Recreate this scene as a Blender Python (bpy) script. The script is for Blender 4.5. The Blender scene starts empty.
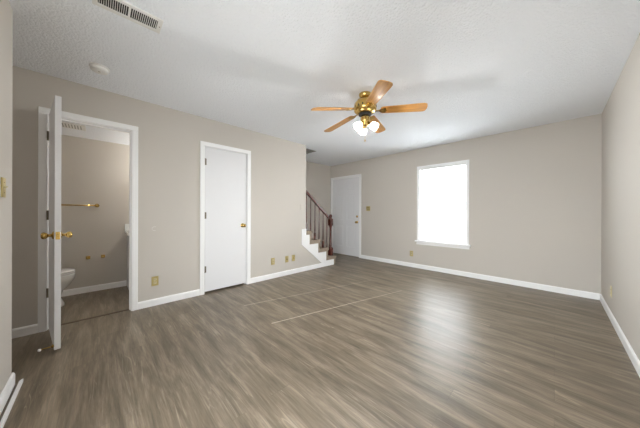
import bpy, bmesh, math, random
from mathutils import Vector, Matrix
random.seed(4)
PI = math.pi
C = bpy.context.scene.collection
S = bpy.context.scene

# ------------------------------------------------------------------ camera
FPX, YAW, EYE, ROLL, CYP = 228.53, 0.7992, 1.1348, 0.0034, 212.43
cam = bpy.data.cameras.new('camera')
cam.sensor_fit = 'HORIZONTAL'; cam.sensor_width = 36.0
cam.lens = FPX / 640 * 36; cam.clip_start = 0.02; cam.clip_end = 200
camo = bpy.data.objects.new('camera', cam); C.objects.link(camo)
cam.shift_y = -(214 - CYP) / 640
camo.location = (0, 0, EYE)
camo.rotation_euler = (Matrix.Rotation(YAW, 3, 'Z') @ Matrix.Rotation(PI / 2, 3, 'X') @ Matrix.Rotation(ROLL, 3, 'Z')).to_euler()
S.camera = camo

# ------------------------------------------------------------------ world, lights, exposure
SKY, GROUND, BULB, VANITY_W, HALL_FILL_W, FILL_SKY, FILL_GROUND = 52.0, 14.0, 2250.0, 130.0, 7.5, 20.0, 13.0
w = bpy.data.worlds.new('daylight'); S.world = w; w.use_nodes = True
WN, WL = w.node_tree.nodes, w.node_tree.links
bg = WN['Background']
wt = WN.new('ShaderNodeTexCoord'); ws = WN.new('ShaderNodeSeparateXYZ'); WL.new(wt.outputs['Generated'], ws.inputs[0])
def ramp(sock, f0, f1, t0, t1):
    r = WN.new('ShaderNodeMapRange'); WL.new(sock, r.inputs['Value'])
    for k, v in (('From Min', f0), ('From Max', f1)): r.inputs[k].default_value = v
    for k, v in (('To Min', t0), ('To Max', t1)):
        if isinstance(v, (int, float)): r.inputs[k].default_value = v
        else: WL.new(v, r.inputs[k])
    return r.outputs[0]
front = ramp(ws.outputs[2], -0.06, 0.02, GROUND, SKY)      # street side: sky above, bright sunlit paving below the horizon
rear = ramp(ws.outputs[2], -0.06, 0.02, FILL_GROUND, FILL_SKY)       # behind the camera: invented fill brightness for the added opening
bg.inputs[0].default_value = (0.92, 0.965, 1.0, 1); WL.new(ramp(ws.outputs[1], -0.05, 0.05, rear, front), bg.inputs[1])
pl = bpy.data.lights.new('window_portal', 'AREA'); pl.shape = 'RECTANGLE'
pl.size = 0.95; pl.size_y = 1.55; pl.cycles.is_portal = True
po = bpy.data.objects.new('window_portal', pl); C.objects.link(po)
po.location = (-1.52, 4.86, 1.31); po.rotation_euler = (-PI / 2, 0, 0)
p2 = bpy.data.lights.new('fill_portal', 'AREA'); p2.shape = 'RECTANGLE'
p2.size = 1.5; p2.size_y = 2.1; p2.cycles.is_portal = True
p2o = bpy.data.objects.new('fill_portal', p2); C.objects.link(p2o)
p2o.location = (-0.45, -0.545, 1.06); p2o.rotation_euler = (PI / 2, 0, 0)
hl = bpy.data.lights.new('hall_fill', 'AREA'); hl.shape = 'DISK'; hl.size = 0.3; hl.energy = HALL_FILL_W; hl.color = (1, 0.96, 0.9)
ho = bpy.data.objects.new('hall_fill', hl); C.objects.link(ho); ho.location = (-2.9, -2.0, 2.38)  # unseen light added to fill the dark hall, no fixture modelled
S.view_settings.view_transform = 'Standard'; S.view_settings.look = 'None'
S.view_settings.gamma = 1; S.view_settings.use_curve_mapping = False
S.view_settings.exposure = 0.08
S.cycles.max_bounces = 12; S.cycles.diffuse_bounces = 8
S.cycles.transparent_max_bounces = 16
S.cycles.sample_clamp_indirect = 6

# ------------------------------------------------------------------ helpers
def lin(r, g, b):
    f = lambda c: (c / 255 / 12.92) if c / 255 <= 0.04045 else ((c / 255 + 0.055) / 1.055) ** 2.4
    return (f(r), f(g), f(b), 1)

def nm(name):
    m = bpy.data.materials.new(name); m.use_nodes = True
    return m, m.node_tree.nodes, m.node_tree.links, m.node_tree.nodes['Principled BSDF']

def mat(name, col, rough=0.5, metal=0.0, var=0.04, nscale=6.0, bump=0.0, bscale=80.0, bdist=0.002, coat=0.0):
    """Principled with a soft procedural colour variation and an optional noise bump."""
    m, N, L, b = nm(name)
    tc = N.new('ShaderNodeTexCoord')
    n = N.new('ShaderNodeTexNoise'); n.inputs['Scale'].default_value = nscale; n.inputs['Detail'].default_value = 3
    L.new(tc.outputs['Object'], n.inputs['Vector'])
    mx = N.new('ShaderNodeMix'); mx.data_type = 'RGBA'
    mx.inputs['A'].default_value = tuple(min(1, c * (1 - var)) for c in col[:3]) + (1,)
    mx.inputs['B'].default_value = tuple(min(1, c * (1 + var)) for c in col[:3]) + (1,)
    L.new(n.outputs['Fac'], mx.inputs['Factor']); L.new(mx.outputs['Result'], b.inputs['Base Color'])
    b.inputs['Roughness'].default_value = rough; b.inputs['Metallic'].default_value = metal
    b.inputs['Coat Weight'].default_value = coat
    if bump:
        k = N.new('ShaderNodeTexNoise'); k.inputs['Scale'].default_value = bscale; k.inputs['Detail'].default_value = 4
        L.new(tc.outputs['Object'], k.inputs['Vector'])
        bp = N.new('ShaderNodeBump'); bp.inputs['Strength'].default_value = bump; bp.inputs['Distance'].default_value = bdist
        L.new(k.outputs['Fac'], bp.inputs['Height']); L.new(bp.outputs['Normal'], b.inputs['Normal'])
    return m

class MB:
    def __init__(s): s.bm = bmesh.new()
    def box(s, x0, x1, y0, y1, z0, z1, bev=0.0, M=None):
        r = bmesh.ops.create_cube(s.bm, size=1)
        vs = r['verts']
        T = Matrix.Translation(((x0 + x1) / 2, (y0 + y1) / 2, (z0 + z1) / 2)) @ Matrix.Diagonal((x1 - x0, y1 - y0, z1 - z0, 1))
        bmesh.ops.transform(s.bm, matrix=T, verts=vs)
        if bev:
            es = list({e for v in vs for e in v.link_edges})
            q = bmesh.ops.bevel(s.bm, geom=es, offset=bev, segments=2, affect='EDGES', profile=0.6)
            vs = list({v for f in q['faces'] for v in f.verts} | {v for v in vs if v.is_valid})
        if M is not None: bmesh.ops.transform(s.bm, matrix=M, verts=vs)
        return s
    def prism(s, poly, f0, f1):
        """poly: 2-D outline; f0/f1 map a 2-D point to the two end points."""
        a = [s.bm.verts.new(f0(p)) for p in poly]; b = [s.bm.verts.new(f1(p)) for p in poly]
        n = len(poly)
        fs = [s.bm.faces.new(a), s.bm.faces.new(b[::-1])]
        for i in range(n):
            fs.append(s.bm.faces.new((a[i], b[i], b[(i + 1) % n], a[(i + 1) % n])))
        bmesh.ops.recalc_face_normals(s.bm, faces=fs)
        return s
    def lathe(s, prof, seg=24, M=None, smooth=True):
        """prof: list of (r, z)."""
        rings = []
        for r, z in prof:
            if r < 1e-5: rings.append([s.bm.verts.new((0, 0, z))])
            else: rings.append([s.bm.verts.new((r * math.cos(2 * PI * i / seg), r * math.sin(2 * PI * i / seg), z)) for i in range(seg)])
        fs = []
        for a, b in zip(rings, rings[1:]):
            for i in range(seg):
                j = (i + 1) % seg
                if len(a) == 1 and len(b) == 1: continue
                if len(a) == 1: f = (a[0], b[j], b[i])
                elif len(b) == 1: f = (a[i], a[j], b[0])
                else: f = (a[i], a[j], b[j], b[i])
                fs.append(s.bm.faces.new(f))
        for k, end in ((0, rings[0]), (-1, rings[-1])):
            if len(end) > 2: fs.append(s.bm.faces.new(end if k else end[::-1]))
        bmesh.ops.recalc_face_normals(s.bm, faces=fs)
        for f in fs: f.smooth = smooth
        if M is not None: bmesh.ops.transform(s.bm, matrix=M, verts=[v for r in rings for v in r])
        return s
    def loft(s, rings, cap=True, smooth=True):
        R = [[s.bm.verts.new(p) for p in r] for r in rings]
        n = len(R[0]); fs = []
        for a, b in zip(R, R[1:]):
            for i in range(n):
                fs.append(s.bm.faces.new((a[i], a[(i + 1) % n], b[(i + 1) % n], b[i])))
        if cap: fs += [s.bm.faces.new(R[0][::-1]), s.bm.faces.new(R[-1])]
        bmesh.ops.recalc_face_normals(s.bm, faces=fs)
        for f in fs: f.smooth = smooth
        return s
    def tube(s, pts, r, seg=10):
        pts = [Vector(p) for p in pts]; rings = []
        for i, p in enumerate(pts):
            t = (pts[min(i + 1, len(pts) - 1)] - pts[max(i - 1, 0)]).normalized()
            u = t.cross(Vector((0, 0, 1)) if abs(t.z) < 0.95 else Vector((1, 0, 0))).normalized(); v = t.cross(u)
            rings.append([p + r * (math.cos(2 * PI * k / seg) * u + math.sin(2 * PI * k / seg) * v) for k in range(seg)])
        return s.loft(rings)
    def build(s, name, material, parent=None):
        me = bpy.data.meshes.new(name); s.bm.to_mesh(me); s.bm.free()
        me.materials.append(material)
        o = bpy.data.objects.new(name, me); C.objects.link(o)
        if parent is not None: o.parent = parent
        return o

def tag(o, label=None, cat=None, group=None, kind=None):
    if label: o['label'] = label
    if cat: o['category'] = cat
    if group: o['group'] = group
    if kind: o['kind'] = kind
    return o
def empty(name, loc, rz=0.0, **k):
    o = bpy.data.objects.new(name, None); C.objects.link(o); o.empty_display_size = 0.1
    o.location = loc; o.rotation_euler = (0, 0, rz)
    return tag(o, **k)
def struct(o, label=None, cat=None): return tag(o, label, cat, None, 'structure')
RX = lambda a: Matrix.Rotation(a, 4, 'X')
RY = lambda a: Matrix.Rotation(a, 4, 'Y')
RZ = lambda a: Matrix.Rotation(a, 4, 'Z')
T = lambda *p: Matrix.Translation(p)
OUT = RX(PI / 2)                      # lathe axis z -> local -y (out of a wall)

# ------------------------------------------------------------------ materials
def wall_paint():
    m = mat('greige_wall_paint', lin(198, 192, 184), 0.8, var=0.02, nscale=1.4, bump=0.12, bscale=160, bdist=0.002)
    return m
def popcorn():
    m, N, L, b = nm('popcorn_ceiling_paint')
    tc = N.new('ShaderNodeTexCoord')
    n = N.new('ShaderNodeTexNoise'); n.inputs['Scale'].default_value = 75; n.inputs['Detail'].default_value = 5; n.inputs['Roughness'].default_value = 0.6
    v = N.new('ShaderNodeTexVoronoi'); v.inputs['Scale'].default_value = 55
    L.new(tc.outputs['Object'], n.inputs['Vector']); L.new(tc.outputs['Object'], v.inputs['Vector'])
    ad = N.new('ShaderNodeMath'); ad.operation = 'SUBTRACT'; L.new(n.outputs['Fac'], ad.inputs[0])
    mu = N.new('ShaderNodeMath'); mu.operation = 'MULTIPLY'; mu.inputs[1].default_value = 0.5
    L.new(v.outputs['Distance'], mu.inputs[0]); L.new(mu.outputs[0], ad.inputs[1])
    bp = N.new('ShaderNodeBump'); bp.inputs['Strength'].default_value = 0.85; bp.inputs['Distance'].default_value = 0.010
    L.new(ad.outputs[0], bp.inputs['Height']); L.new(bp.outputs['Normal'], b.inputs['Normal'])
    b.inputs['Base Color'].default_value = lin(243, 246, 251); b.inputs['Roughness'].default_value = 0.9
    return m
def sight(px, py, axis, val):
    """Where the sight line through a photo pixel meets the plane axis = val."""
    dx, dy = px - 320, py - CYP
    u = (dx * math.cos(ROLL) + dy * math.sin(ROLL)) / FPX; v = (dx * math.sin(ROLL) - dy * math.cos(ROLL)) / FPX
    D = (-math.sin(YAW) + math.cos(YAW) * u, math.cos(YAW) + math.sin(YAW) * u, v)
    t = (val - (0, 0, EYE)[axis]) / D[axis]
    return (t * D[0], t * D[1], EYE + t * D[2])
ground_hit = lambda px, py: sight(px, py, 2, 0.0)
PALE_LINES = [(ground_hit(244, 305.6), ground_hit(371, 280.1), 0.0045), (ground_hit(271.6, 323.4), ground_hit(402, 290.4), 0.0055)]
def plank_floor():
    m, N, L, b = nm('grey_brown_wood_planks')
    def node(t, **k):
        n = N.new(t)
        for a, v in k.items(): setattr(n, a, v)
        return n
    def math_(op, a, c=None):
        n = node('ShaderNodeMath', operation=op)
        for i, q in enumerate((a, c)):
            if q is None: continue
            if isinstance(q, (int, float)): n.inputs[i].default_value = q
            else: L.new(q, n.inputs[i])
        return n.outputs[0]
    def mixc(fac, A, B, blend='MIX'):
        n = node('ShaderNodeMix', data_type='RGBA', blend_type=blend)
        for key, q in (('Factor', fac), ('A', A), ('B', B)):
            if hasattr(q, 'is_output'): L.new(q, n.inputs[key])
            else: n.inputs[key].default_value = q
        return n.outputs['Result']
    tc = node('ShaderNodeTexCoord')
    br = node('ShaderNodeTexBrick'); br.offset = 0.37; br.offset_frequency = 2; br.squash = 1
    for k, v in (('Scale', 1), ('Mortar Size', 0.0016), ('Mortar Smooth', 0.3), ('Bias', 0), ('Brick Width', 1.22), ('Row Height', 0.152)):
        br.inputs[k].default_value = v
    br.inputs['Color1'].default_value = (0, 0, 0, 1); br.inputs['Color2'].default_value = (1, 1, 1, 1); br.inputs['Mortar'].default_value = (0.5, 0.5, 0.5, 1)
    L.new(tc.outputs['Object'], br.inputs['Vector'])
    rnd = node('ShaderNodeSeparateColor'); L.new(br.outputs['Color'], rnd.inputs[0])
    r = rnd.outputs[0]
    cx = node('ShaderNodeCombineXYZ'); L.new(math_('MULTIPLY', r, 9.0), cx.inputs[0]); L.new(math_('MULTIPLY', r, 3.1), cx.inputs[1])
    off = node('ShaderNodeVectorMath', operation='ADD'); L.new(tc.outputs['Object'], off.inputs[0]); L.new(cx.outputs[0], off.inputs[1])
    def grain(sx, sy, scale, detail, dist, rough=0.6, plank=True):
        mp = node('ShaderNodeMapping'); mp.inputs['Scale'].default_value = (sx, sy, 1); L.new(off.outputs[0] if plank else tc.outputs['Object'], mp.inputs['Vector'])
        n = node('ShaderNodeTexNoise'); n.inputs['Scale'].default_value = scale; n.inputs['Detail'].default_value = detail
        n.inputs['Distortion'].default_value = dist; n.inputs['Roughness'].default_value = rough
        L.new(mp.outputs[0], n.inputs['Vector']); return n.outputs['Fac']
    broad = grain(1.0, 8.0, 1.6, 5, 0.5, 0.65, False)
    fine = grain(2.4, 46.0, 2.0, 6, 0.5, 0.72)
    ring = grain(0.4, 6.5, 1.7, 2, 0.5)
    rp = node('ShaderNodeValToRGB'); L.new(broad, rp.inputs[0])
    e = rp.color_ramp.elements
    e[0].position = 0.34; e[0].color = FLOOR_D
    e[1].position = 0.66; e[1].color = FLOOR_L
    k = rp.color_ramp.elements.new(0.5); k.color = FLOOR_M
    mr = node('ShaderNodeMapRange'); L.new(fine, mr.inputs['Value'])
    for q, v in (('From Min', 0.3), ('From Max', 0.7), ('To Min', 0.22), ('To Max', 0.80)): mr.inputs[q].default_value = v
    col = mixc(0.5, rp.outputs[0], mr.outputs[0], 'OVERLAY')
    streak = node('ShaderNodeMapRange'); L.new(grain(0.9, 15.0, 1.6, 5, 0.9, 0.65), streak.inputs['Value'])
    for q, v in (('From Min', 0.56), ('From Max', 0.70), ('To Min', 0.0), ('To Max', 0.45)): streak.inputs[q].default_value = v
    col = mixc(streak.outputs[0], col, FLOOR_S)
    # pale cathedral lines along iso-levels of the slow noise
    wv = math_('ABSOLUTE', math_('SUBTRACT', math_('FRACT', math_('MULTIPLY', ring, 11.0)), 0.5))
    lnm = node('ShaderNodeMapRange'); L.new(wv, lnm.inputs['Value'])
    for q, v in (('From Min', 0.0), ('From Max', 0.13), ('To Min', 1.0), ('To Max', 0.0)): lnm.inputs[q].default_value = v
    gate = node('ShaderNodeMapRange'); L.new(grain(1.3, 4.0, 1.3, 2, 0.0), gate.inputs['Value'])
    for q, v in (('From Min', 0.52), ('From Max', 0.66)): gate.inputs[q].default_value = v
    pm = math_('MULTIPLY', math_('MULTIPLY', lnm.outputs[0], gate.outputs[0]), math_('MULTIPLY', fine, 0.75))
    col = mixc(pm, col, FLOOR_P)
    # per-plank tone
    tone = node('ShaderNodeMapRange'); L.new(r, tone.inputs['Value']); tone.inputs['To Min'].default_value = 0.93; tone.inputs['To Max'].default_value = 1.07
    tcx = node('ShaderNodeCombineColor')
    for i in range(3): L.new(tone.outputs[0], tcx.inputs[i])
    col = mixc(1.0, col, tcx.outputs[0], 'MULTIPLY')
    col = mixc(math_('MULTIPLY', br.outputs['Fac'], 0.28), col, lin(62, 54, 46))
    # two long pale lines coloured across the planks
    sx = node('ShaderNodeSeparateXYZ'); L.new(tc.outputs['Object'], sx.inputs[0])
    for (a, c, hw) in PALE_LINES:
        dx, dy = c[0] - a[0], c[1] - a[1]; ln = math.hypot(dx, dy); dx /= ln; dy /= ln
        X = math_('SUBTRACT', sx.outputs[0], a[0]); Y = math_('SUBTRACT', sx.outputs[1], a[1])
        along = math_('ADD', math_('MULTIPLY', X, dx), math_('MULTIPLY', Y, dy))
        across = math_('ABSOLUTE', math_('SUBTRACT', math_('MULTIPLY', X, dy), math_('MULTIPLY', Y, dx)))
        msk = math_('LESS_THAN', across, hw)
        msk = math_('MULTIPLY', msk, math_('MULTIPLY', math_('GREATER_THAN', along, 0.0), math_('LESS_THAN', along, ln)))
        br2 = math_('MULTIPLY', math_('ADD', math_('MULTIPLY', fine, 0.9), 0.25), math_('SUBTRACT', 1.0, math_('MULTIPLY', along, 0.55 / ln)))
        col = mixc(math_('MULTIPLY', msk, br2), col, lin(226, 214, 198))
    L.new(col, b.inputs['Base Color'])
    rg = node('ShaderNodeMapRange'); L.new(fine, rg.inputs['Value']); rg.inputs['To Min'].default_value = 0.32; rg.inputs['To Max'].default_value = 0.45
    L.new(rg.outputs[0], b.inputs['Roughness'])
    bp = node('ShaderNodeBump'); bp.inputs['Strength'].default_value = 0.16; bp.inputs['Distance'].default_value = 0.002
    hgt = math_('SUBTRACT', fine, math_('MULTIPLY', br.outputs['Fac'], 1.2))
    L.new(hgt, bp.inputs['Height']); L.new(bp.outputs['Normal'], b.inputs['Normal'])
    return m
FLOOR_D, FLOOR_M, FLOOR_L, FLOOR_P, FLOOR_S = lin(94, 83, 69), lin(117, 105, 89), lin(140, 127, 110), lin(192, 178, 158), lin(78, 67, 55)

def wood(name, c1, c2, rough, axis_scale, coat=0.0):
    m, N, L, b = nm(name)
    tc = N.new('ShaderNodeTexCoord'); mp = N.new('ShaderNodeMapping'); mp.inputs['Scale'].default_value = axis_scale
    n = N.new('ShaderNodeTexNoise'); n.inputs['Scale'].default_value = 3; n.inputs['Detail'].default_value = 5; n.inputs['Distortion'].default_value = 0.6
    L.new(tc.outputs['Object'], mp.inputs[0]); L.new(mp.outputs[0], n.inputs['Vector'])
    r = N.new('ShaderNodeValToRGB'); r.color_ramp.elements[0].position = 0.35; r.color_ramp.elements[1].position = 0.65
    r.color_ramp.elements[0].color = c1; r.color_ramp.elements[1].color = c2
    L.new(n.outputs['Fac'], r.inputs[0]); L.new(r.outputs[0], b.inputs['Base Color'])
    b.inputs['Roughness'].default_value = rough; b.inputs['Coat Weight'].default_value = coat; b.inputs['Coat Roughness'].default_value = 0.15
    return m
def translucent(name, col, transp, transl, gloss_rough=0.2, diffuse=0.0):
    m, N, L, b = nm(name); N.remove(b); out = N['Material Output']
    t = N.new('ShaderNodeBsdfTransparent'); t.inputs[0].default_value = col
    q = N.new('ShaderNodeBsdfTranslucent'); q.inputs[0].default_value = col
    d = N.new('ShaderNodeBsdfDiffuse'); d.inputs[0].default_value = col
    g = N.new('ShaderNodeBsdfGlossy'); g.inputs['Roughness'].default_value = gloss_rough
    tc = N.new('ShaderNodeTexCoord'); nz = N.new('ShaderNodeTexNoise'); nz.inputs['Scale'].default_value = 12
    L.new(tc.outputs['Object'], nz.inputs['Vector'])
    mr = N.new('ShaderNodeMapRange'); mr.inputs['To Min'].default_value = max(0, transp - 0.04); mr.inputs['To Max'].default_value = min(1, transp + 0.04)
    L.new(nz.outputs['Fac'], mr.inputs['Value'])
    m0 = N.new('ShaderNodeMixShader'); m0.inputs[0].default_value = transl; L.new(d.outputs[0], m0.inputs[1]); L.new(q.outputs[0], m0.inputs[2])
    m1 = N.new('ShaderNodeMixShader'); L.new(mr.outputs[0], m1.inputs[0]); L.new(m0.outputs[0], m1.inputs[1]); L.new(t.outputs[0], m1.inputs[2])
    m2 = N.new('ShaderNodeMixShader'); m2.inputs[0].default_value = 0.06; L.new(m1.outputs[0], m2.inputs[1]); L.new(g.outputs[0], m2.inputs[2])
    L.new(m2.outputs[0], out.inputs['Surface'])
    return m
def emitter(name, col, strength):
    m, N, L, b = nm(name)
    b.inputs['Base Color'].default_value = (1, 1, 1, 1)
    b.inputs['Emission Color'].default_value = col; b.inputs['Emission Strength'].default_value = strength
    return m

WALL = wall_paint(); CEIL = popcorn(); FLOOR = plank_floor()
TRIM = mat('white_trim_paint', lin(243, 243, 243), 0.4, var=0.01)
DOORW = mat('white_door_paint', lin(228, 228, 230), 0.6, var=0.012, nscale=2)
BRASS = mat('polished_brass', lin(206, 174, 104), 0.2, 1.0, var=0.08, nscale=14)
BRASSP = mat('satin_brass_plate', lin(196, 178, 122), 0.38, 0.55, var=0.05, nscale=20)
IVORY = mat('ivory_plastic', lin(214, 202, 160), 0.4, var=0.02)
WHITEP = mat('white_plastic', lin(232, 231, 228), 0.4, var=0.01)
GREYP = mat('wall_toned_plastic', lin(200, 193, 184), 0.5, var=0.01)
STEEL = mat('aged_steel_hinge', lin(120, 112, 100), 0.35, 0.9, var=0.1, nscale=30)
DARK = mat('dark_recess', lin(44, 40, 36), 0.9, var=0.1)
GREYS = mat('grey_slots', lin(172, 170, 167), 0.7, var=0.03)
SLOT = mat('black_slots', lin(30, 28, 26), 0.7, var=0.05)
PORC = mat('white_porcelain', lin(236, 236, 234), 0.12, var=0.005, coat=0.4)
CARPET = mat('tan_carpet', lin(150, 135, 119), 0.95, var=0.16, nscale=120, bump=0.6, bscale=260, bdist=0.006)
CHERRY = wood('cherry_stained_wood', lin(60, 23, 16), lin(96, 40, 29), 0.25, (8, 8, 1.2), 0.4)
OAK = wood('golden_oak_veneer', lin(158, 104, 40), lin(198, 146, 74), 0.3, (1.2, 14, 4), 0.35)
GLASS_SHADE = translucent('clear_ribbed_glass', (0.97, 0.97, 0.97, 1), 0.14, 0.22, 0.06)
PANE = translucent('window_glass', (0.97, 0.98, 0.98, 1), 0.96, 0.5, 0.03)
SLAT = translucent('white_vinyl_slat', (0.93, 0.93, 0.93, 1), 0.25, 0.6, 0.3)
BULBM = emitter('warm_bulb', (1.0, 0.985, 0.95, 1), BULB)
VBULB = emitter('vanity_bulb', (1.0, 0.97, 0.92, 1), VANITY_W)

# ------------------------------------------------------------------ setting dimensions
LX, RXW, BY, H = -3.383, 0.424, 4.720, 2.44       # left wall, right wall, back wall, ceiling
WT = 0.115
BD0, BD1, BDH = -0.338, 0.274, 2.058             # bathroom door opening (along y), head
CD0, CD1, CDH = 1.063, 1.680, 2.045             # closet door opening
SY = 2.908                                      # end of the full-height left wall
SX = -4.42                                      # wall behind the stairs
FD0, FD1, FDH = -4.345, -3.434, 2.040            # front door opening (along x)
WX0, WX1, WZ0, WZ1 = -1.944, -1.097, 0.572, 2.045   # window opening
HOLEX, HOLEY = -3.543, 3.335                    # ceiling opening over the stairs
NX = RXW
HX = -2.455                                      # corner of the near wall

# floor and ceiling
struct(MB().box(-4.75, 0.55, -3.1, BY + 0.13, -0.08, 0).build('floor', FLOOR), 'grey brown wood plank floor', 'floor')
c = MB()
c.box(HOLEX, 0.55, -3.1, BY + 0.13, H, H + 0.12)
c.box(-4.75, HOLEX, HOLEY, BY + 0.13, H, H + 0.12)
c.box(-4.75, HOLEX, -3.1, 2.0, H, H + 0.12)
struct(c.build('ceiling', CEIL), 'white textured popcorn ceiling', 'ceiling')
bc = MB().box(-4.585, LX - WT, -0.95, 0.93, 2.16, 2.20)
struct(bc.build('ceiling_bathroom', CEIL), 'lower white ceiling of the small bathroom', 'ceiling')

# left wall: full-height pieces with the two door openings, and the sloped part under the stairs
b = MB(); x0, x1 = LX - WT, LX
b.box(x0, x1, -3.0, BD0 - 0.02, 0, H)
b.box(x0, x1, BD0 - 0.02, BD1 + 0.02, BDH + 0.02, H)
b.box(x0, x1, BD1 + 0.02, CD0 - 0.02, 0, H)
b.box(x0, x1, CD0 - 0.02, CD1 + 0.02, CDH + 0.02, H)
b.box(x0, x1, CD1 + 0.02, SY, 0, H)
zt = lambda y: 0.80 * (3.60 - y)
b.prism([(SY, 0), (3.595, 0), (SY, zt(SY))], lambda p: (x0, p[0], p[1]), lambda p: (x1, p[0], p[1]))
struct(b.build('wall_left', WALL), 'greige left wall with two doorways', 'wall')
# back wall with front door and window openings
b = MB(); y0, y1 = BY, BY + WT
b.box(-4.75, FD0 - 0.02, y0, y1, 0, H)
b.box(FD0 - 0.02, FD1 + 0.02, y0, y1, FDH + 0.02, H)
b.box(FD1 + 0.02, WX0, y0, y1, 0, H)
b.box(WX0, WX1, y0, y1, 0, WZ0 - 0.03); b.box(WX0, WX1, y0, y1, WZ1, H)
b.box(WX1, 0.55, y0, y1, 0, H)
struct(b.build('wall_back', WALL), 'greige back wall with front door and window', 'wall')
struct(MB().box(RXW, RXW + WT, -0.60, BY, 0, H).build('wall_right', WALL), 'greige right wall', 'wall')
# near wall (slightly out of square) with the light switch
nslope = 0.0
ny = lambda x: -0.398 + nslope * (x - HX)
b = MB()
PX0, PX1, PH = -1.15, 0.25, 2.06                            # invented glazed opening behind the camera, added as fill light for the ceiling
def near_piece(xa, xb, za, zb):
    b.prism([(xa, ny(xa)), (xb, ny(xb)), (xb, ny(xb) - 0.12), (xa, ny(xa) - 0.12)], lambda p: (p[0], p[1], za), lambda p: (p[0], p[1], zb))
near_piece(HX, PX0, 0, H); near_piece(PX1, NX, 0, H); near_piece(PX0, PX1, PH, H)
struct(b.build('wall_near', WALL), 'greige wall end nearest the camera with a brass switch plate', 'wall')
pd = struct(empty('fill_window', ((PX0 + PX1) / 2, ny((PX0 + PX1) / 2) - 0.06, 0), math.atan(nslope)), 'added glazed fill light opening behind the camera', 'window')
b = MB(); q = (PX1 - PX0) / 2 - 0.002
for xx in (-q, -0.03, q - 0.06): b.box(xx, xx + 0.06, -0.02, 0.02, 0.0005, PH - 0.001)
b.box(-q + 0.06, q - 0.06, -0.02, 0.02, 0.0005, 0.06); b.box(-q + 0.06, q - 0.06, -0.02, 0.02, PH - 0.06, PH - 0.001)
b.build('frame', TRIM, pd)  # frame of the added fill opening
MB().box(-q + 0.06, -0.03, -0.003, 0.003, 0.06, PH - 0.06).build('pane', PANE, pd)  # panes of the added fill opening
MB().box(0.03, q - 0.06, -0.003, 0.003, 0.06, PH - 0.06).build('pane', PANE, pd)
b = MB()
b.box(HX, HX + WT, -3.0, ny(HX) - 0.12, 0, H)
struct(b.build('wall_hall', WALL), 'hall side wall', 'wall')
struct(MB().box(LX, HX + WT, -3.1, -3.0, 0, H).build('wall_hall_end', WALL), 'hall end wall', 'wall')
# stair and bathroom walls
struct(MB().box(-4.75, SX, 2.0, BY, 0, H).build('wall_stair', WALL), 'greige wall behind the stairs', 'wall')
b = MB()
b.box(-4.75, SX, 1.9, HOLEY + 0.1, H + 0.12, 3.7); b.box(HOLEX, HOLEX + 0.1, 1.9, HOLEY + 0.1, H + 0.12, 3.7)
b.box(SX, HOLEX, HOLEY, HOLEY + 0.1, H + 0.12, 3.7); b.box(SX, HOLEX, 1.9, 2.0, H + 0.12, 3.7)
b.box(-4.75, HOLEX + 0.1, 1.9, HOLEY + 0.1, 3.7, 3.8)
struct(b.build('wall_stairwell', WALL), 'dim stairwell above the ceiling opening', 'wall')
b = MB(); b.box(SX, HOLEX, HOLEY - 0.012, HOLEY - 0.0005, H - 0.004, H + 0.6); b.box(HOLEX - 0.0115, HOLEX - 0.0005, 2.0, HOLEY - 0.012, H - 0.004, H + 0.6)  # lining added so the opening reads dark
struct(b.build('added_lining', mat('added_dark_taupe_lining', lin(92, 86, 78), 0.7)), 'added dark taupe lining inside the ceiling opening over the stairs', 'trim')
struct(MB().box(-4.75, LX - WT, 1.9, 2.0, 0, H).build('wall_stair_end', WALL), 'end wall of the stair space', 'wall')
b = MB(); b.box(-4.75, -4.585, -1.05, 1.03, 0, H)
struct(b.build('wall_bathroom_back', WALL), 'greige back wall of the bathroom', 'wall')
struct(MB().box(-4.585, LX - WT, 0.93, 1.03, 0, H).build('wall_bathroom_right', WALL), 'right wall of the bathroom', 'wall')
struct(MB().box(-4.585, LX - WT, -1.05, -0.95, 0, H).build('wall_bathroom_left', WALL), 'left wall of the bathroom', 'wall')

# baseboards: profile (out, z) swept along straight runs
BP = [(0, 0), (0.013, 0), (0.013, 0.066), (0.010, 0.076), (0.005, 0.083), (0, 0.083)]
def base_y(mb, x, s, ya, yb):       # along y on a wall at x, facing s
    mb.prism(BP, lambda p: (x + s * p[0], ya, p[1]), lambda p: (x + s * p[0], yb, p[1]))
def base_x(mb, y, s, xa, xb):
    mb.prism(BP, lambda p: (xa, y + s * p[0], p[1]), lambda p: (xb, y + s * p[0], p[1]))
CW = 0.057
b = MB(); base_y(b, LX, 1, -3.0, BD0 - CW - 0.006)
struct(b.build('baseboard_hall', TRIM), 'white baseboard left of the bathroom door', 'baseboard')
b = MB(); base_y(b, LX, 1, BD1 + CW + 0.006, CD0 - CW - 0.006)
struct(b.build('baseboard_left', TRIM), 'white baseboard between the two left doors', 'baseboard')
b = MB(); base_y(b, LX, 1, CD1 + CW + 0.006, 3.42)
struct(b.build('baseboard_stair', TRIM), 'white baseboard running to the stairs', 'baseboard')
b = MB(); base_x(b, BY, -1, FD1 + CW + 0.006, RXW - 0.013)
struct(b.build('baseboard_back', TRIM), 'white baseboard under the window wall', 'baseboard')
b = MB(); base_y(b, RXW, -1, ny(RXW), BY)
struct(b.build('baseboard_right', TRIM), 'white baseboard on the right wall', 'baseboard')
b = MB()
b.prism(BP, lambda p: (HX - 0.013, ny(HX) + p[0], p[1]), lambda p: (PX0 - 0.002, ny(PX0) + p[0], p[1]))
base_y(b, HX, -1, ny(HX) - 0.12, ny(HX) + 0.0005)
struct(b.build('baseboard_near', TRIM), 'white baseboard around the near wall corner', 'baseboard')
b = MB(); base_y(b, -4.585, 1, -0.95, 0.32)
struct(b.build('baseboard_bathroom', TRIM), 'white baseboard in the bathroom', 'baseboard')
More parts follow.
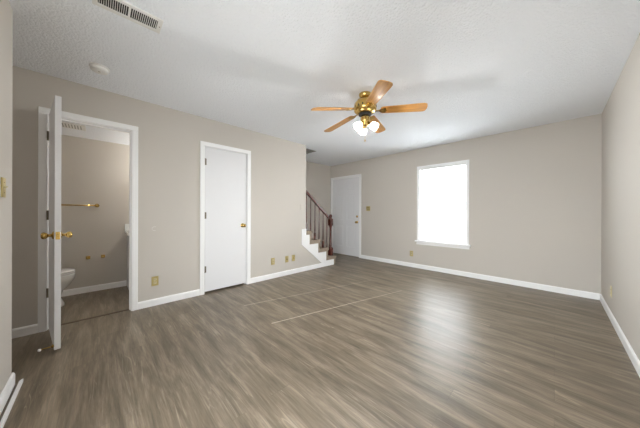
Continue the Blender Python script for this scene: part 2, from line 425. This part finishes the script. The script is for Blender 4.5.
struct(MB().box(LX - 0.075, LX - 0.045, BD0 + 0.002, BD1 - 0.002, 0, 0.006, 0.002).build('trim_1', mat('dark_wood_threshold', lin(84, 70, 58), 0.45, var=0.1)), 'dark wood threshold strip in the bathroom doorway', 'threshold')

# ------------------------------------------------------------------ doors (local: x along wall, -y into the room, z up)
def casing(parent, w, h, cw=0.057, th=0.018, rev=0.005):
    m = MB()
    for s in (-1, 1):
        a, bb = sorted((s * (w / 2 + rev), s * (w / 2 + rev + cw)))
        m.box(a, bb, -th, 0, 0, h + rev, 0.004)
        inner = s * (w / 2 + rev + 0.012); q = sorted((inner, inner + s * 0.012))
        m.box(q[0], q[1], -th - 0.003, -th + 0.002, 0, h + rev, 0.001)
    m.box(-w / 2 - rev - cw, w / 2 + rev + cw, -th, 0, h + rev, h + rev + cw, 0.004)
    return m.build('casing', TRIM, parent)
def jamb(parent, w, h, depth=WT, stop=True):
    m = MB()
    for s in (-1, 1):
        a, bb = sorted((s * w / 2, s * (w / 2 + 0.0195)))
        m.box(a, bb, 0, depth, 0, h)
        if stop:
            a, bb = sorted((s * (w / 2 - 0.010), s * w / 2)); m.box(a, bb, 0.042, 0.075, 0, h - 0.010)
    m.box(-w / 2 - 0.0195, w / 2 + 0.0195, 0, depth, h, h + 0.0195)
    if stop: m.box(-w / 2, w / 2, 0.042, 0.075, h - 0.010, h)
    return m.build('jamb', TRIM, parent)
def hinge(parent, x, y, z, name='hinge', length=0.089):
    m = MB()
    m.lathe([(0, -length / 2 - 0.004), (0.004, -length / 2 - 0.002), (0.0062, -length / 2), (0.0062, length / 2), (0.004, length / 2 + 0.002), (0, length / 2 + 0.004)], 12, T(x, y, z))
    m.box(x - 0.020, x + 0.020, y + 0.004, y + 0.007, z - length / 2, z + length / 2, 0.0008)
    return m.build(name, STEEL, parent)
KNOB = [(0.0, 0.0), (0.032, 0.0), (0.032, 0.004), (0.026, 0.009), (0.013, 0.012), (0.011, 0.026), (0.014, 0.031), (0.024, 0.040), (0.0275, 0.051), (0.025, 0.061), (0.016, 0.067), (0.0, 0.069)]
def knob(parent, M, name='knob'):
    return MB().lathe(KNOB, 24, M).build(name, BRASS, parent)

# front door: six raised panels
d1 = struct(empty('door_1', ((FD0 + FD1) / 2, BY, 0)), 'white six panel front door behind the stair newel', 'door')
W = FD1 - FD0
casing(d1, W, FDH); jamb(d1, W, FDH)
m = MB(); w2 = W / 2 - 0.003
m.box(-w2, w2, 0.013, 0.052, 0.012, FDH - 0.003)
st, rails = 0.115, [(0.012, 0.24), (0.80, 0.95), (1.60, 1.70), (1.91, FDH - 0.003)]
for a, bb in ((-w2, -w2 + st), (-0.055, 0.055), (w2 - st, w2)): m.box(a, bb, 0.0, 0.0135, 0.012, FDH - 0.003, 0.004)
for za, zb in rails:
    m.box(-w2 + st - 0.001, -0.054, 0.0, 0.0135, za, zb, 0.004); m.box(0.054, w2 - st + 0.001, 0.0, 0.0135, za, zb, 0.004)
for (za, zb) in ((0.24, 0.80), (0.95, 1.60), (1.70, 1.91)):
    for a, bb in ((-w2 + st, -0.055), (0.055, w2 - st)):
        m.box(a + 0.028, bb - 0.028, 0.002, 0.0135, za + 0.028, zb - 0.028, 0.007)
lf = m.build('door_leaf', DOORW, d1)
knob(lf, T(w2 - 0.065, 0.002, 0.89) @ OUT)
MB().lathe([(0, 0), (0.030, 0), (0.030, 0.006), (0.022, 0.013), (0.0, 0.014)], 24, T(w2 - 0.065, 0.002, 1.035) @ OUT).box(w2 - 0.069, w2 - 0.061, -0.026, -0.010, 1.02, 1.05, 0.002).build('deadbolt', BRASS, lf)
MB().box(-W / 2 + 0.001, W / 2 - 0.001, 0.0, 0.11, 0.0, 0.011, 0.002).build('threshold', STEEL, d1)

# closet door: flush slab
d2 = struct(empty('door_2', (LX, (CD0 + CD1) / 2, 0), PI / 2), 'white flush slab closet door on the left wall', 'door')
W = CD1 - CD0
casing(d2, W, CDH); jamb(d2, W, CDH)
lf = MB().box(-W / 2 + 0.003, W / 2 - 0.004, 0.003, 0.038, 0.026, CDH - 0.003, 0.0015).build('door_leaf', DOORW, d2)
knob(lf, T(W / 2 - 0.064, 0.003, 0.93) @ OUT)
for z in (0.336, 1.087, 1.834): hinge(d2, -W / 2 + 0.002, -0.004, z)
MB().box(-W / 2 - 0.0195, W / 2 + 0.0195, 0.116, 0.126, 0, CDH + 0.0195).build('closet_back', DARK, d2)

# bathroom door: swung into the room, seen on its edge
W = BD1 - BD0
d3 = struct(empty('door_3', (LX, (BD0 + BD1) / 2, 0), PI / 2), 'white bathroom door standing open into the room', 'door')
casing(d3, W, BDH); jamb(d3, W, BDH)
m = MB()
LW, LT = W - 0.008, 0.035
m.box(0.002, LW, 0.002, 0.002 + LT, 0.036, BDH - 0.001, 0.0015)    # leaf-local: x from the hinge, y = thickness
lf = m.build('door_leaf', DOORW, d3)
ANG = math.radians(-81.5)
lf.location = (-W / 2 + 0.002, -0.024, 0); lf.rotation_euler = (0, 0, ANG)
knob(lf, T(LW - 0.064, 0.002, 0.942) @ OUT)
knob(lf, T(LW - 0.064, 0.002 + LT, 0.942) @ RX(-PI / 2))
MB().box(LW, LW + 0.0015, 0.008, 0.031, 0.912, 0.972, 0.0005).box(LW + 0.001, LW + 0.009, 0.013, 0.026, 0.932, 0.952, 0.003).build('latch_plate', BRASS, lf)
m = MB(); m.tube([(LW - 0.03, 0.002, 0.060), (LW - 0.03, -0.065, 0.060)], 0.0045, 10)
m.lathe([(0, 0), (0.012, 0), (0.012, 0.006), (0.006, 0.012), (0, 0.012)], 16, T(LW - 0.03, 0.002, 0.060) @ OUT)
ds = m.build('door_stop', BRASS, lf)
MB().lathe([(0, 0), (0.009, 0), (0.010, 0.010), (0.007, 0.016), (0, 0.017)], 14, T(LW - 0.03, -0.063, 0.060) @ OUT).build('rubber_tip', WHITEP, ds)
for z in (0.36, 1.10, 1.855): hinge(d3, -W / 2 + 0.010, -0.027, z)

# ------------------------------------------------------------------ window
wn = struct(empty('window_1', ((WX0 + WX1) / 2, BY, 0)), 'white double hung window with grilles on the back wall', 'window')
W = WX1 - WX0; w2 = W / 2
m = MB()
for s in (-1, 1):
    a, bb = sorted((s * w2, s * (w2 + 0.036))); m.box(a, bb, -0.014, 0, WZ0, WZ1 + 0.036, 0.003)
    a, bb = sorted((s * (w2 - 0.012), s * w2)); m.box(a, bb, 0, WT, WZ0, WZ1)
m.box(-w2, w2, -0.014, 0, WZ1, WZ1 + 0.036, 0.003); m.box(-w2 + 0.012, w2 - 0.012, 0, WT, WZ1 - 0.012, WZ1)
m.build('frame', TRIM, wn)
MB().box(-w2 - 0.066, w2 + 0.066, -0.052, -0.0005, WZ0 - 0.03, WZ0, 0.006).box(-w2 + 0.0005, w2 - 0.0005, -0.001, WT, WZ0 - 0.029, WZ0).build('sill', TRIM, wn)
MB().box(-w2 - 0.045, w2 + 0.045, -0.014, -0.0005, WZ0 - 0.085, WZ0 - 0.0305, 0.004).build('apron', TRIM, wn)
mid = 1.285
def sash(z0, z1, y):
    m = MB(); a = w2 - 0.013; r = 0.036
    m.box(-a, -a + r, y, y + 0.028, z0, z1, 0.003); m.box(a - r, a, y, y + 0.028, z0, z1, 0.003)
    m.box(-a + r, a - r, y, y + 0.028, z0, z0 + r, 0.003); m.box(-a + r, a - r, y, y + 0.028, z1 - r, z1, 0.003)
    o = m.build('sash', TRIM, wn)
    g = MB(); iw = 2 * (a - r)
    for k in (1, 2):
        x = -a + r + iw * k / 3; g.box(x - 0.009, x + 0.009, y + 0.006, y + 0.022, z0 + r, z1 - r)
    zc = (z0 + z1) / 2
    for k in range(3):
        xa = -a + r + iw * k / 3 + (0.009 if k else 0); xb = -a + r + iw * (k + 1) / 3 - (0.009 if k < 2 else 0)
        g.box(xa, xb, y + 0.006, y + 0.022, zc - 0.009, zc + 0.009)
    g.build('grille', TRIM, o)
    MB().box(-a + r, a - r, y + 0.023, y + 0.026, z0 + r, z1 - r).build('pane', PANE, o)
sash(mid - 0.018, WZ1 - 0.013, 0.080)
sash(WZ0 + 0.001, mid + 0.018, 0.049)

bl = empty('window_blind', ((WX0 + WX1) / 2, BY, WZ0), label='white mini blind with open slats hanging in the window', cat='blind')
a = w2 - 0.016
MB().box(-a, a, 0.006, 0.036, WZ1 - 0.040 - WZ0, WZ1 - 0.013 - WZ0, 0.002).build('headrail', WHITEP, bl)
m = MB(); n = 62; top, bot = WZ1 - 0.055 - WZ0, 0.026
for i in range(n):
    z = bot + 0.012 + (top - bot - 0.012) * i / (n - 1)
    m.box(-a, a, -0.0125, 0.0125, -0.0004, 0.0004, 0, T(0, 0.021, z) @ RX(math.radians(-30)))
m.build('slats', SLAT, bl)
MB().box(-a, a, 0.012, 0.030, 0.006, 0.020, 0.003).build('bottom_rail', WHITEP, bl)
for x in (-a * 0.7, 0, a * 0.7): MB().tube([(x, 0.0075, 0.015), (x, 0.0075, top)], 0.0008, 5).build('ladder_cord', WHITEP, bl)
MB().tube([(-a + 0.045, 0.002, top + 0.012), (-a + 0.045, 0.000, top - 0.50)], 0.0045, 8).build('tilt_wand', mat('grey_clear_plastic', lin(170, 170, 172), 0.3, var=0.02), bl)

# ------------------------------------------------------------------ stairs
RISE, RUN, N0 = 0.192, 0.237, 3.776
stair = struct(empty('staircase', (LX, N0, 0)), 'tan carpeted stairs with a white skirt board rising behind the left wall', 'stairs')
nos = lambda i: N0 - RUN * (i - 1)
def step(i):
    m = MB(); z = RISE * i; n0 = nos(i); xr = LX + 0.022 if i <= 4 else LX - WT - 0.004; xl = SX + 0.003
    back = nos(i + 1) - 0.0705
    if i == 4: back = SY + 0.001
    poly = [(n0 - 0.03, z - RISE + (0.0005 if i > 1 else 0.001)), (n0 - 0.03, z - 0.055), (n0, z - 0.045), (n0 + 0.002, z - 0.02), (n0 - 0.008, z - 0.001), (n0 - 0.02, z),
            (back, z), (back, z - 0.07), (n0 - 0.07, z - 0.07), (n0 - 0.07, z - RISE + (0.0005 if i > 1 else 0.001))]
    f = lambda x: (lambda p: (x - LX, p[0] - N0, p[1]))
    m.prism(poly, f(xl), f(xr))
    if i == 4: m.box(xl - LX, -WT - 0.004, nos(5) - 0.07 - N0, SY - N0, z - 0.07, z)
    m.build('step', CARPET, stair)
for i in range(1, 9): step(i)
yb = lambda i: nos(i) - 0.071
poly = [(yb(1), 0.0)]
for i in (1, 2, 3):
    poly += [(yb(i), RISE * i - 0.071), (yb(i + 1), RISE * i - 0.071)]
poly += [(yb(4), RISE * 4 - 0.071), (SY - 0.001, RISE * 4 - 0.071), (SY - 0.001, 0.812), (2.801, 0.812), (2.801, 0.515), (3.424, 0.012), (3.424, 0.0)]
m = MB(); m.prism(poly, lambda p: (0.0008, p[0] - N0, p[1]), lambda p: (0.015, p[0] - N0, p[1]))
m.build('skirt_board', TRIM, stair)

RAILX = -3.445
rl = empty('stair_railing', (RAILX, nos(1) - 0.10, RISE), label='cherry stained stair railing with newel post and slim balusters', cat='railing')
nyy = nos(1) - 0.10
m = MB()                                                   # newel (local origin on tread 1)
m.box(-0.042, 0.042, -0.042, 0.042, 0.0, 0.17, 0.004)
m.lathe([(0.040, 0.17), (0.036, 0.185), (0.026, 0.20), (0.034, 0.22), (0.030, 0.26), (0.024, 0.45), (0.022, 0.58), (0.028, 0.62), (0.036, 0.64), (0.040, 0.655)], 20)
m.box(-0.042, 0.042, -0.042, 0.042, 0.655, 0.80, 0.004)
m.lathe([(0.040, 0.80), (0.030, 0.815), (0.022, 0.825), (0.034, 0.84), (0.038, 0.865), (0.030, 0.89), (0.012, 0.902), (0, 0.904)], 20)
m.build('newel_post', CHERRY, rl)
SL = RISE / RUN
rz = lambda yl: 0.781 - SL * yl                            # centre height of the handrail at local y
ya, ye = -0.042, (SY + 0.002) - nyy
prof = [(-0.030, -0.020), (-0.032, 0.005), (-0.024, 0.022), (0, 0.030), (0.024, 0.022), (0.032, 0.005), (0.030, -0.020), (0.016, -0.032), (-0.016, -0.032)]
m = MB(); m.prism(prof, lambda p: (p[0], ya, rz(ya) + p[1]), lambda p: (p[0], ye, rz(ye) + p[1]))
m.build('handrail', CHERRY, rl)
for k in range(6):                                         # two balusters to a tread
    yl = -0.115 - 0.118 * k + 0.0
    i = 1
    while i < 5 and nos(i + 1) - 0.02 > nyy + yl: i += 1
    z0 = RISE * i - RISE; z1 = rz(yl) - 0.028
    h = z1 - z0
    m = MB()
    m.box(-0.016, 0.016, -0.016, 0.016, 0, 0.14, 0.002)
    m.lathe([(0.015, 0.14), (0.011, 0.155), (0.015, 0.175), (0.014, 0.25), (0.010, h * 0.75), (0.009, h - 0.006)], 12)
    o = m.build('baluster', CHERRY, rl); o.location = (0, yl, z0)

# ------------------------------------------------------------------ ceiling fan
FX, FY, BZ, FR, FA = -1.462, 2.111, 2.206, 0.632, 0.573
fan = empty('ceiling_fan', (FX, FY, H), label='brass ceiling fan with five oak blades and glass light shades', cat='fan')
z = lambda q: q - H
MB().lathe([(0, -0.0005), (0.068, -0.0005), (0.068, -0.012), (0.060, -0.032), (0.045, -0.048), (0.034, -0.055), (0.034, -0.062), (0, -0.062)], 32).build('canopy', BRASS, fan)
MB().lathe([(0, -0.056), (0.060, -0.058), (0.088, -0.068), (0.100, -0.088), (0.116, -0.102), (0.123, -0.132), (0.123, -0.172), (0.116, -0.190), (0.098, -0.204), (0.076, -0.216), (0, -0.218)], 40).build('motor_housing', BRASS, fan)
for k in range(16):
    MB().box(-0.005, 0.005, -0.0015, 0.0015, -0.012, 0.012, 0.001, RZ(2 * PI * k / 16) @ T(0.1235, 0, -0.152) @ RZ(PI / 2)).build('vent_slot', SLOT, fan)
MB().lathe([(0, -0.218), (0.066, -0.219), (0.070, -0.224), (0.070, -0.231), (0.064, -0.236), (0, -0.237)], 32).build('flywheel', SLOT, fan)
MB().lathe([(0, -0.237), (0.040, -0.238), (0.046, -0.246), (0.050, -0.268), (0.050, -0.304), (0.043, -0.316), (0.036, -0.324), (0.040, -0.334), (0.034, -0.348), (0.016, -0.358), (0, -0.360)], 28).build('switch_housing', BRASS, fan)
PITCH = RX(math.radians(-11))
BROOT, BTIP = 2.250, (2.236, 2.218, 2.192, 2.164, 2.222)     # the old blades sag unevenly
for k in range(5):
    a = FA + 2 * PI * k / 5
    M = RZ(a) @ T(0.15, 0, z(BROOT)) @ RY(math.atan2(BROOT - BTIP[k], FR - 0.15)) @ T(-0.15, 0, 0) @ PITCH
    m = MB()                                               # blade iron
    m.prism([(0.060, -0.016), (0.10, -0.011), (0.15, -0.012), (0.175, -0.036), (0.205, -0.044), (0.222, -0.030), (0.215, -0.012), (0.235, 0), (0.215, 0.012), (0.222, 0.030), (0.205, 0.044), (0.175, 0.036), (0.15, 0.012), (0.10, 0.011), (0.060, 0.016)],
            lambda p: M @ Vector((p[0], p[1], -0.0095)), lambda p: M @ Vector((p[0], p[1], -0.0045)))
    m.build('blade_iron', BRASS, fan)
    pts = [(0.165, -0.040), (0.185, -0.052), (0.30, -0.057), (0.56, -0.066), (FR - 0.030, -0.066), (FR - 0.006, -0.052), (FR + 0.002, -0.020), (FR + 0.002, 0.020), (FR - 0.006, 0.052), (FR - 0.030, 0.066), (0.56, 0.066), (0.30, 0.057), (0.185, 0.052), (0.165, 0.040)]
    m = MB(); m.prism(pts, lambda p: (p[0], p[1], -0.004), lambda p: (p[0], p[1], 0.003))
    o = m.build('blade', OAK, fan); o.matrix_local = M
for k in range(3):
    a = YAW + PI / 2 + 2 * PI * k / 3 + math.radians(3)
    A = RZ(a) @ T(0.040, 0, -0.322) @ RY(math.radians(128))      # lamp axis: outward and down
    MB().lathe([(0, -0.012), (0.013, -0.010), (0.015, 0.018), (0.024, 0.022), (0.027, 0.040), (0.022, 0.042), (0, 0.042)], 20, A).build('lamp_holder', BRASS, fan)
    m = MB(); seg = 32; prof = [(0.024, 0.030), (0.031, 0.040), (0.039, 0.056), (0.041, 0.072), (0.039, 0.086), (0.045, 0.102)]
    rings = []
    for r, zz in prof:
        rings.append([A @ Vector(((r * (1 + 0.035 * (i % 2) * (zz - 0.03) / 0.1)) * math.cos(2 * PI * i / seg), (r * (1 + 0.035 * (i % 2) * (zz - 0.03) / 0.1)) * math.sin(2 * PI * i / seg), zz)) for i in range(seg)])
    m.loft(rings, cap=False)
    sh = m.build('lamp_shade', GLASS_SHADE, fan)
    sd = sh.modifiers.new('glass', 'SOLIDIFY'); sd.thickness = 0.002
    MB().lathe([(0, 0.042), (0.010, 0.043), (0.012, 0.050), (0.020, 0.062), (0.023, 0.074), (0.019, 0.086), (0.009, 0.094), (0, 0.096)], 20, A).build('bulb', BULBM, fan)
m = MB(); m.tube([(0.0, 0.0, -0.358), (0.0, 0.0, -0.50)], 0.0016, 6)
m.lathe([(0, -0.525), (0.006, -0.52), (0.007, -0.51), (0.003, -0.50), (0, -0.498)], 10)
m.build('pull_chain', BRASS, fan)

# ------------------------------------------------------------------ ceiling register and smoke detector
vt = empty('ceiling_vent', (-1.935, 0.145, H), label='long white ceiling air register with dark slots', cat='vent')
hw, hl = 0.077, 0.174
m = MB()
m.box(-hw, -hw + 0.026, -hl, hl, -0.010, -0.0005, 0.003); m.box(hw - 0.026, hw, -hl, hl, -0.010, -0.0005, 0.003)
m.box(-hw + 0.026, hw - 0.026, -hl, -hl + 0.026, -0.010, -0.0005, 0.003); m.box(-hw + 0.026, hw - 0.026, hl - 0.026, hl, -0.010, -0.0005, 0.003)
m.box(-hw + 0.026, hw - 0.026, -0.006, 0.006, -0.010, -0.0005)
m.build('vent_frame', WHITEP, vt)
MB().box(-hw + 0.026, hw - 0.026, -hl + 0.026, hl - 0.026, -0.0025, -0.0005).build('vent_shade_plate', SLOT, vt)  # black colour stands in for the shade of the duct
m = MB()
for s in (-1, 1):
    n = 13
    for k in range(n):
        y = s * (0.010 + (hl - 0.038) * (k + 0.5) / n + 0.001)
        m.box(-hw + 0.027, hw - 0.027, -0.0014, 0.0014, -0.0085, -0.003, 0, T(0, y, 0))
m.build('vent_fins', WHITEP, vt)
for s in (-1, 1): MB().lathe([(0, 0), (0.004, 0.0005), (0.004, 0.0015), (0, 0.002)], 10, T(0, s * (hl - 0.012), -0.0125)).build('screw', STEEL, vt)

sd = empty('smoke_detector', (-2.871, 0.008, H), label='round white smoke detector on the ceiling above the bathroom door', cat='smoke detector')
MB().lathe([(0, -0.0005), (0.068, -0.0005), (0.068, -0.012), (0.064, -0.014), (0, -0.014)], 32).build('base', WHITEP, sd)
MB().lathe([(0, -0.014), (0.061, -0.014), (0.063, -0.018), (0.060, -0.034), (0.050, -0.042), (0.030, -0.045), (0, -0.046)], 32).build('cover', WHITEP, sd)
m = MB(); m.lathe([(0, -0.0455), (0.009, -0.046), (0.009, -0.049), (0, -0.0495)], 16, T(0.012, 0.0, 0)); m.build('test_button', GREYP, sd)

# ------------------------------------------------------------------ outlets and switches (local: -y out of the wall)
def outlet(name, loc, rz, label, group=None, plate=BRASSP, face=IVORY, kind='duplex', w=0.070, cat='outlet'):
    e = empty(name, loc, rz, label=label, cat=cat, group=group)
    MB().box(-w / 2, w / 2, -0.006, -0.0005, -0.057, 0.057, 0.002).build('cover_plate', plate, e)
    if kind == 'duplex':
        for s in (-1, 1):
            r = MB().box(-0.016, 0.016, -0.0085, -0.0055, s * 0.0195 - 0.014, s * 0.0195 + 0.014, 0.003).build('receptacle', face, e)
            MB().box(-0.0075, -0.0055, -0.0089, -0.0083, s * 0.0195 - 0.004, s * 0.0195 + 0.006).box(0.0055, 0.0075, -0.0089, -0.0083, s * 0.0195 - 0.004, s * 0.0195 + 0.006).build('slot', SLOT, r)
        MB().lathe([(0, 0), (0.003, 0), (0.003, 0.001), (0, 0.0015)], 10, T(0, -0.006, 0) @ OUT).build('screw', STEEL, e)
    elif kind == 'switch':
        n = 2 if w > 0.1 else 1
        for k in range(n):
            x = (k - (n - 1) / 2) * 0.046
            MB().box(x - 0.006, x + 0.006, -0.0075, -0.0055, -0.013, 0.013, 0.001).box(x - 0.0045, x + 0.0045, -0.019, -0.0065, 0.000, 0.009, 0.0015).build('toggle', face, e)
            for zz in (-0.03, 0.03): MB().lathe([(0, 0), (0.003, 0), (0.003, 0.001), (0, 0.0015)], 10, T(x, -0.006, zz) @ OUT).build('screw', STEEL, e)
    elif kind == 'jack':
        MB().box(-0.008, 0.008, -0.0085, -0.0055, -0.008, 0.008, 0.001).build('phone_jack', SLOT, e)
    elif kind == 'coax':
        MB().lathe([(0, 0), (0.008, 0), (0.008, 0.003), (0.005, 0.003), (0.005, 0.012), (0, 0.012)], 12, T(0, -0.006, 0) @ OUT).build('cable_socket', BRASS, e)
    return e
left_hit = lambda px, py: sight(px, py, 0, LX)
back_hit = lambda px, py: sight(px, py, 1, BY)
g = 'wall plates along the left wall'
outlet('wall_outlet', left_hit(155, 281), PI / 2, 'brass duplex outlet between the bathroom and closet doors', g)
outlet('wall_outlet', left_hit(272.8, 261.3), PI / 2, 'brass duplex outlet nearest the closet door, right of it', g)
outlet('phone_plate', left_hit(286.8, 259.2), PI / 2, 'brass jack plate, left of the close pair before the stairs', g, kind='jack', cat='wall plate')
outlet('cable_plate', left_hit(293.3, 257.9), PI / 2, 'brass cable plate, right of the close pair before the stairs', g, kind='coax', cat='wall plate')
outlet('blank_plate', left_hit(301.6, 207.3), PI / 2, 'pale wall toned switch plate on the wall end above the stair skirt', plate=GREYP, face=GREYP, kind='switch', cat='wall plate')
outlet('light_switch', back_hit(368.3, 208.6), 0, 'brass double switch plate beside the front door', plate=BRASSP, kind='switch', w=0.115, cat='light switch')
outlet('wall_outlet', back_hit(411.5, 253.5), 0, 'brass duplex outlet low on the back wall left of the window')
outlet('wall_outlet', (RXW, 3.937, 0.301), -PI / 2, 'beige duplex outlet low on the right wall', plate=IVORY)
outlet('light_switch', (-2.245, ny(-2.245), 1.274), PI, 'brass switch plate on the near wall end at the left edge', kind='switch', cat='light switch')
# crescent bumper mark on the left wall
p = left_hit(154.5, 228.7)
m = MB(); q = [(0, 0.024 * math.cos(t), 0.024 * math.sin(t)) for t in [PI * (0.35 + 1.3 * i / 12) - 0.0 for i in range(13)]]
m.tube([(0.002, -v[1] * 0.0 + v[1], v[2]) for v in q], 0.0018, 6)
o = m.build('wall_hook', WHITEP); o.location = p
tag(o, 'small pale crescent shaped hook on the wall right of the bathroom door', 'hook')

# loose strip of trim on the floor
s = MB(); L0, L1 = Vector((-2.472, -0.372, 0)), Vector((-1.50, -0.371, 0))
nrm = Vector((-(L1 - L0).y, (L1 - L0).x, 0)).normalized()
s.prism([(0, 0.0005), (0.019, 0.0005), (0.018, 0.010), (0.012, 0.016), (0.006, 0.019), (0, 0.019)], lambda p: L0 - nrm * (p[0] - 0.019) * -1 * -1 + Vector((0, 0, p[1])), lambda p: L1 - nrm * (p[0] - 0.019) * -1 * -1 + Vector((0, 0, p[1])))
o = s.build('trim_strip', TRIM)
tag(o, 'loose white shoe moulding strip lying on the floor beside the near baseboard', 'trim strip')

# ------------------------------------------------------------------ bathroom
tb = empty('towel_bar', (-4.585, -0.235, 1.222), PI / 2, label='brass towel bar on the bathroom wall', cat='towel bar')
for x in (-0.228, 0.228):
    MB().lathe([(0, 0.0005), (0.026, 0.0005), (0.026, 0.006), (0.016, 0.012), (0.012, 0.040), (0.016, 0.050), (0.016, 0.066), (0.010, 0.072), (0, 0.073)], 20, T(x, 0, 0) @ OUT).build('bracket', BRASS, tb)
MB().tube([(-0.226, -0.058, 0), (0.226, -0.058, 0)], 0.009, 12).build('bar', BRASS, tb)
for (y, side) in ((-0.095, 'left'), (0.057, 'right')):
    e = empty('paper_holder_post', (-4.585, y, 0.487), PI / 2, label='small brass paper holder post on the bathroom wall, %s of two' % side, cat='paper holder', group='paper holder posts')
    MB().box(-0.022, 0.022, -0.008, -0.0005, -0.022, 0.022, 0.003).build('back_plate', BRASS, e)
    MB().lathe([(0, 0.007), (0.012, 0.008), (0.010, 0.030), (0.017, 0.040), (0.018, 0.058), (0.012, 0.064), (0, 0.065)], 18, OUT.copy()).build('post', BRASS, e)

def ell(cx, cy, rx, ry, z, n=28, front=1.0):
    out = []
    for i in range(n):
        a = 2 * PI * i / n; c_, s_ = math.cos(a), math.sin(a)
        out.append((cx + rx * c_ * (1 - 0.10 * max(0, s_)), cy + ry * s_, z))
    return out
tl = empty('toilet', (-4.155, -0.196, 0), label='white porcelain toilet in the bathroom behind the open door', cat='toilet')
m = MB()
m.loft([ell(0, -0.28, 0.115, 0.195, 0.0005), ell(0, -0.28, 0.112, 0.190, 0.03), ell(0, -0.285, 0.095, 0.165, 0.10), ell(0, -0.28, 0.10, 0.175, 0.18), ell(0, -0.25, 0.130, 0.205, 0.245), ell(0, -0.233, 0.168, 0.222, 0.305), ell(0, -0.230, 0.180, 0.228, 0.335), ell(0, -0.23, 0.180, 0.228, 0.365), ell(0, -0.23, 0.180, 0.228, 0.378)])
m.box(-0.13, 0.13, -0.68, -0.40, 0.24, 0.372, 0.02)
bowl = m.build('bowl', PORC, tl)
MB().loft([ell(0, -0.235, 0.176, 0.222, 0.3785), ell(0, -0.235, 0.176, 0.222, 0.384), ell(0, -0.235, 0.187, 0.234, 0.385), ell(0, -0.235, 0.187, 0.234, 0.396), ell(0, -0.235, 0.183, 0.230, 0.399)]).build('seat', PORC, tl)
MB().loft([ell(0, -0.235, 0.178, 0.224, 0.3995), ell(0, -0.235, 0.178, 0.224, 0.405), ell(0, -0.235, 0.187, 0.234, 0.406), ell(0, -0.235, 0.184, 0.231, 0.418), ell(0, -0.235, 0.150, 0.195, 0.424)]).box(-0.08, 0.08, -0.478, -0.452, 0.390, 0.412, 0.006).build('lid', PORC, tl)
tk = MB().box(-0.235, 0.235, -0.725, -0.53, 0.373, 0.72, 0.02).build('tank', PORC, tl)
MB().box(-0.245, 0.245, -0.735, -0.52, 0.721, 0.755, 0.012).build('tank_lid', PORC, tk)
MB().lathe([(0, 0), (0.012, 0), (0.012, 0.012), (0, 0.014)], 14, T(-0.17, -0.53, 0.66) @ RX(-PI / 2)).box(-0.19, -0.11, -0.517, -0.509, 0.653, 0.667, 0.003).build('flush_lever', STEEL, tk)

va = empty('vanity', (-4.585, 0.60, 0), PI / 2, label='white bathroom vanity with sink counter just inside the door frame', cat='vanity')
MB().box(-0.275, 0.31, -0.42, -0.014, 0.0005, 0.799, 0.002).build('cabinet', TRIM, va)
MB().box(-0.305, 0.315, -0.445, -0.001, 0.80, 0.842, 0.006).build('countertop', PORC, va)
MB().box(-0.305, 0.315, -0.022, -0.001, 0.843, 0.95, 0.004).build('backsplash', PORC, va)
for s in (-1, 1):
    dd = MB().box(0.0175 + s * 0.004 + (0 if s > 0 else -0.278), 0.0175 + s * 0.004 + (0.278 if s > 0 else 0), -0.438, -0.421, 0.10, 0.77, 0.003).build('door', TRIM, va)
    MB().lathe([(0, 0), (0.006, 0), (0.012, 0.014), (0.010, 0.022), (0, 0.024)], 12, T(0.0175 + s * 0.04, -0.438, 0.65) @ OUT).build('knob', BRASS, dd)
MB().lathe([(0.165, 0.8425), (0.17, 0.852), (0.160, 0.852), (0.10, 0.846), (0, 0.8435)], 28, T(0.01, -0.23, 0) @ Matrix.Diagonal((1.1, 0.85, 1, 1))).build('basin', PORC, va)
MB().tube([(0.01, -0.055, 0.842), (0.01, -0.055, 0.92), (0.01, -0.09, 0.95), (0.01, -0.15, 0.94), (0.01, -0.165, 0.92)], 0.011, 10).build('faucet', STEEL, va)

vl = empty('vanity_light', (-4.28, 0.93, 1.86), 0, label='lit brass vanity light bar on the bathroom side wall', cat='light')
MB().box(-0.22, 0.22, -0.03, -0.001, -0.05, 0.05, 0.004).build('light_bar', BRASS, vl)
for x in (-0.13, 0.13):
    MB().lathe([(0, 0.03), (0.018, 0.031), (0.030, 0.055), (0.038, 0.085), (0.030, 0.112), (0, 0.122)], 20, T(x, 0, 0) @ OUT).build('bulb', VBULB, vl)

fg = empty('exhaust_fan', (-4.01, -0.222, 2.16), label='white square exhaust fan grille on the bathroom ceiling', cat='exhaust fan')
m = MB()
m.box(-0.115, 0.115, -0.115, 0.115, -0.012, -0.0005, 0.004)
m.build('grille_frame', WHITEP, fg)
for k in range(7): MB().box(-0.08, 0.08, -0.078 + k * 0.0245, -0.068 + k * 0.0245, -0.0135, -0.0122).build('slot', GREYS, fg)
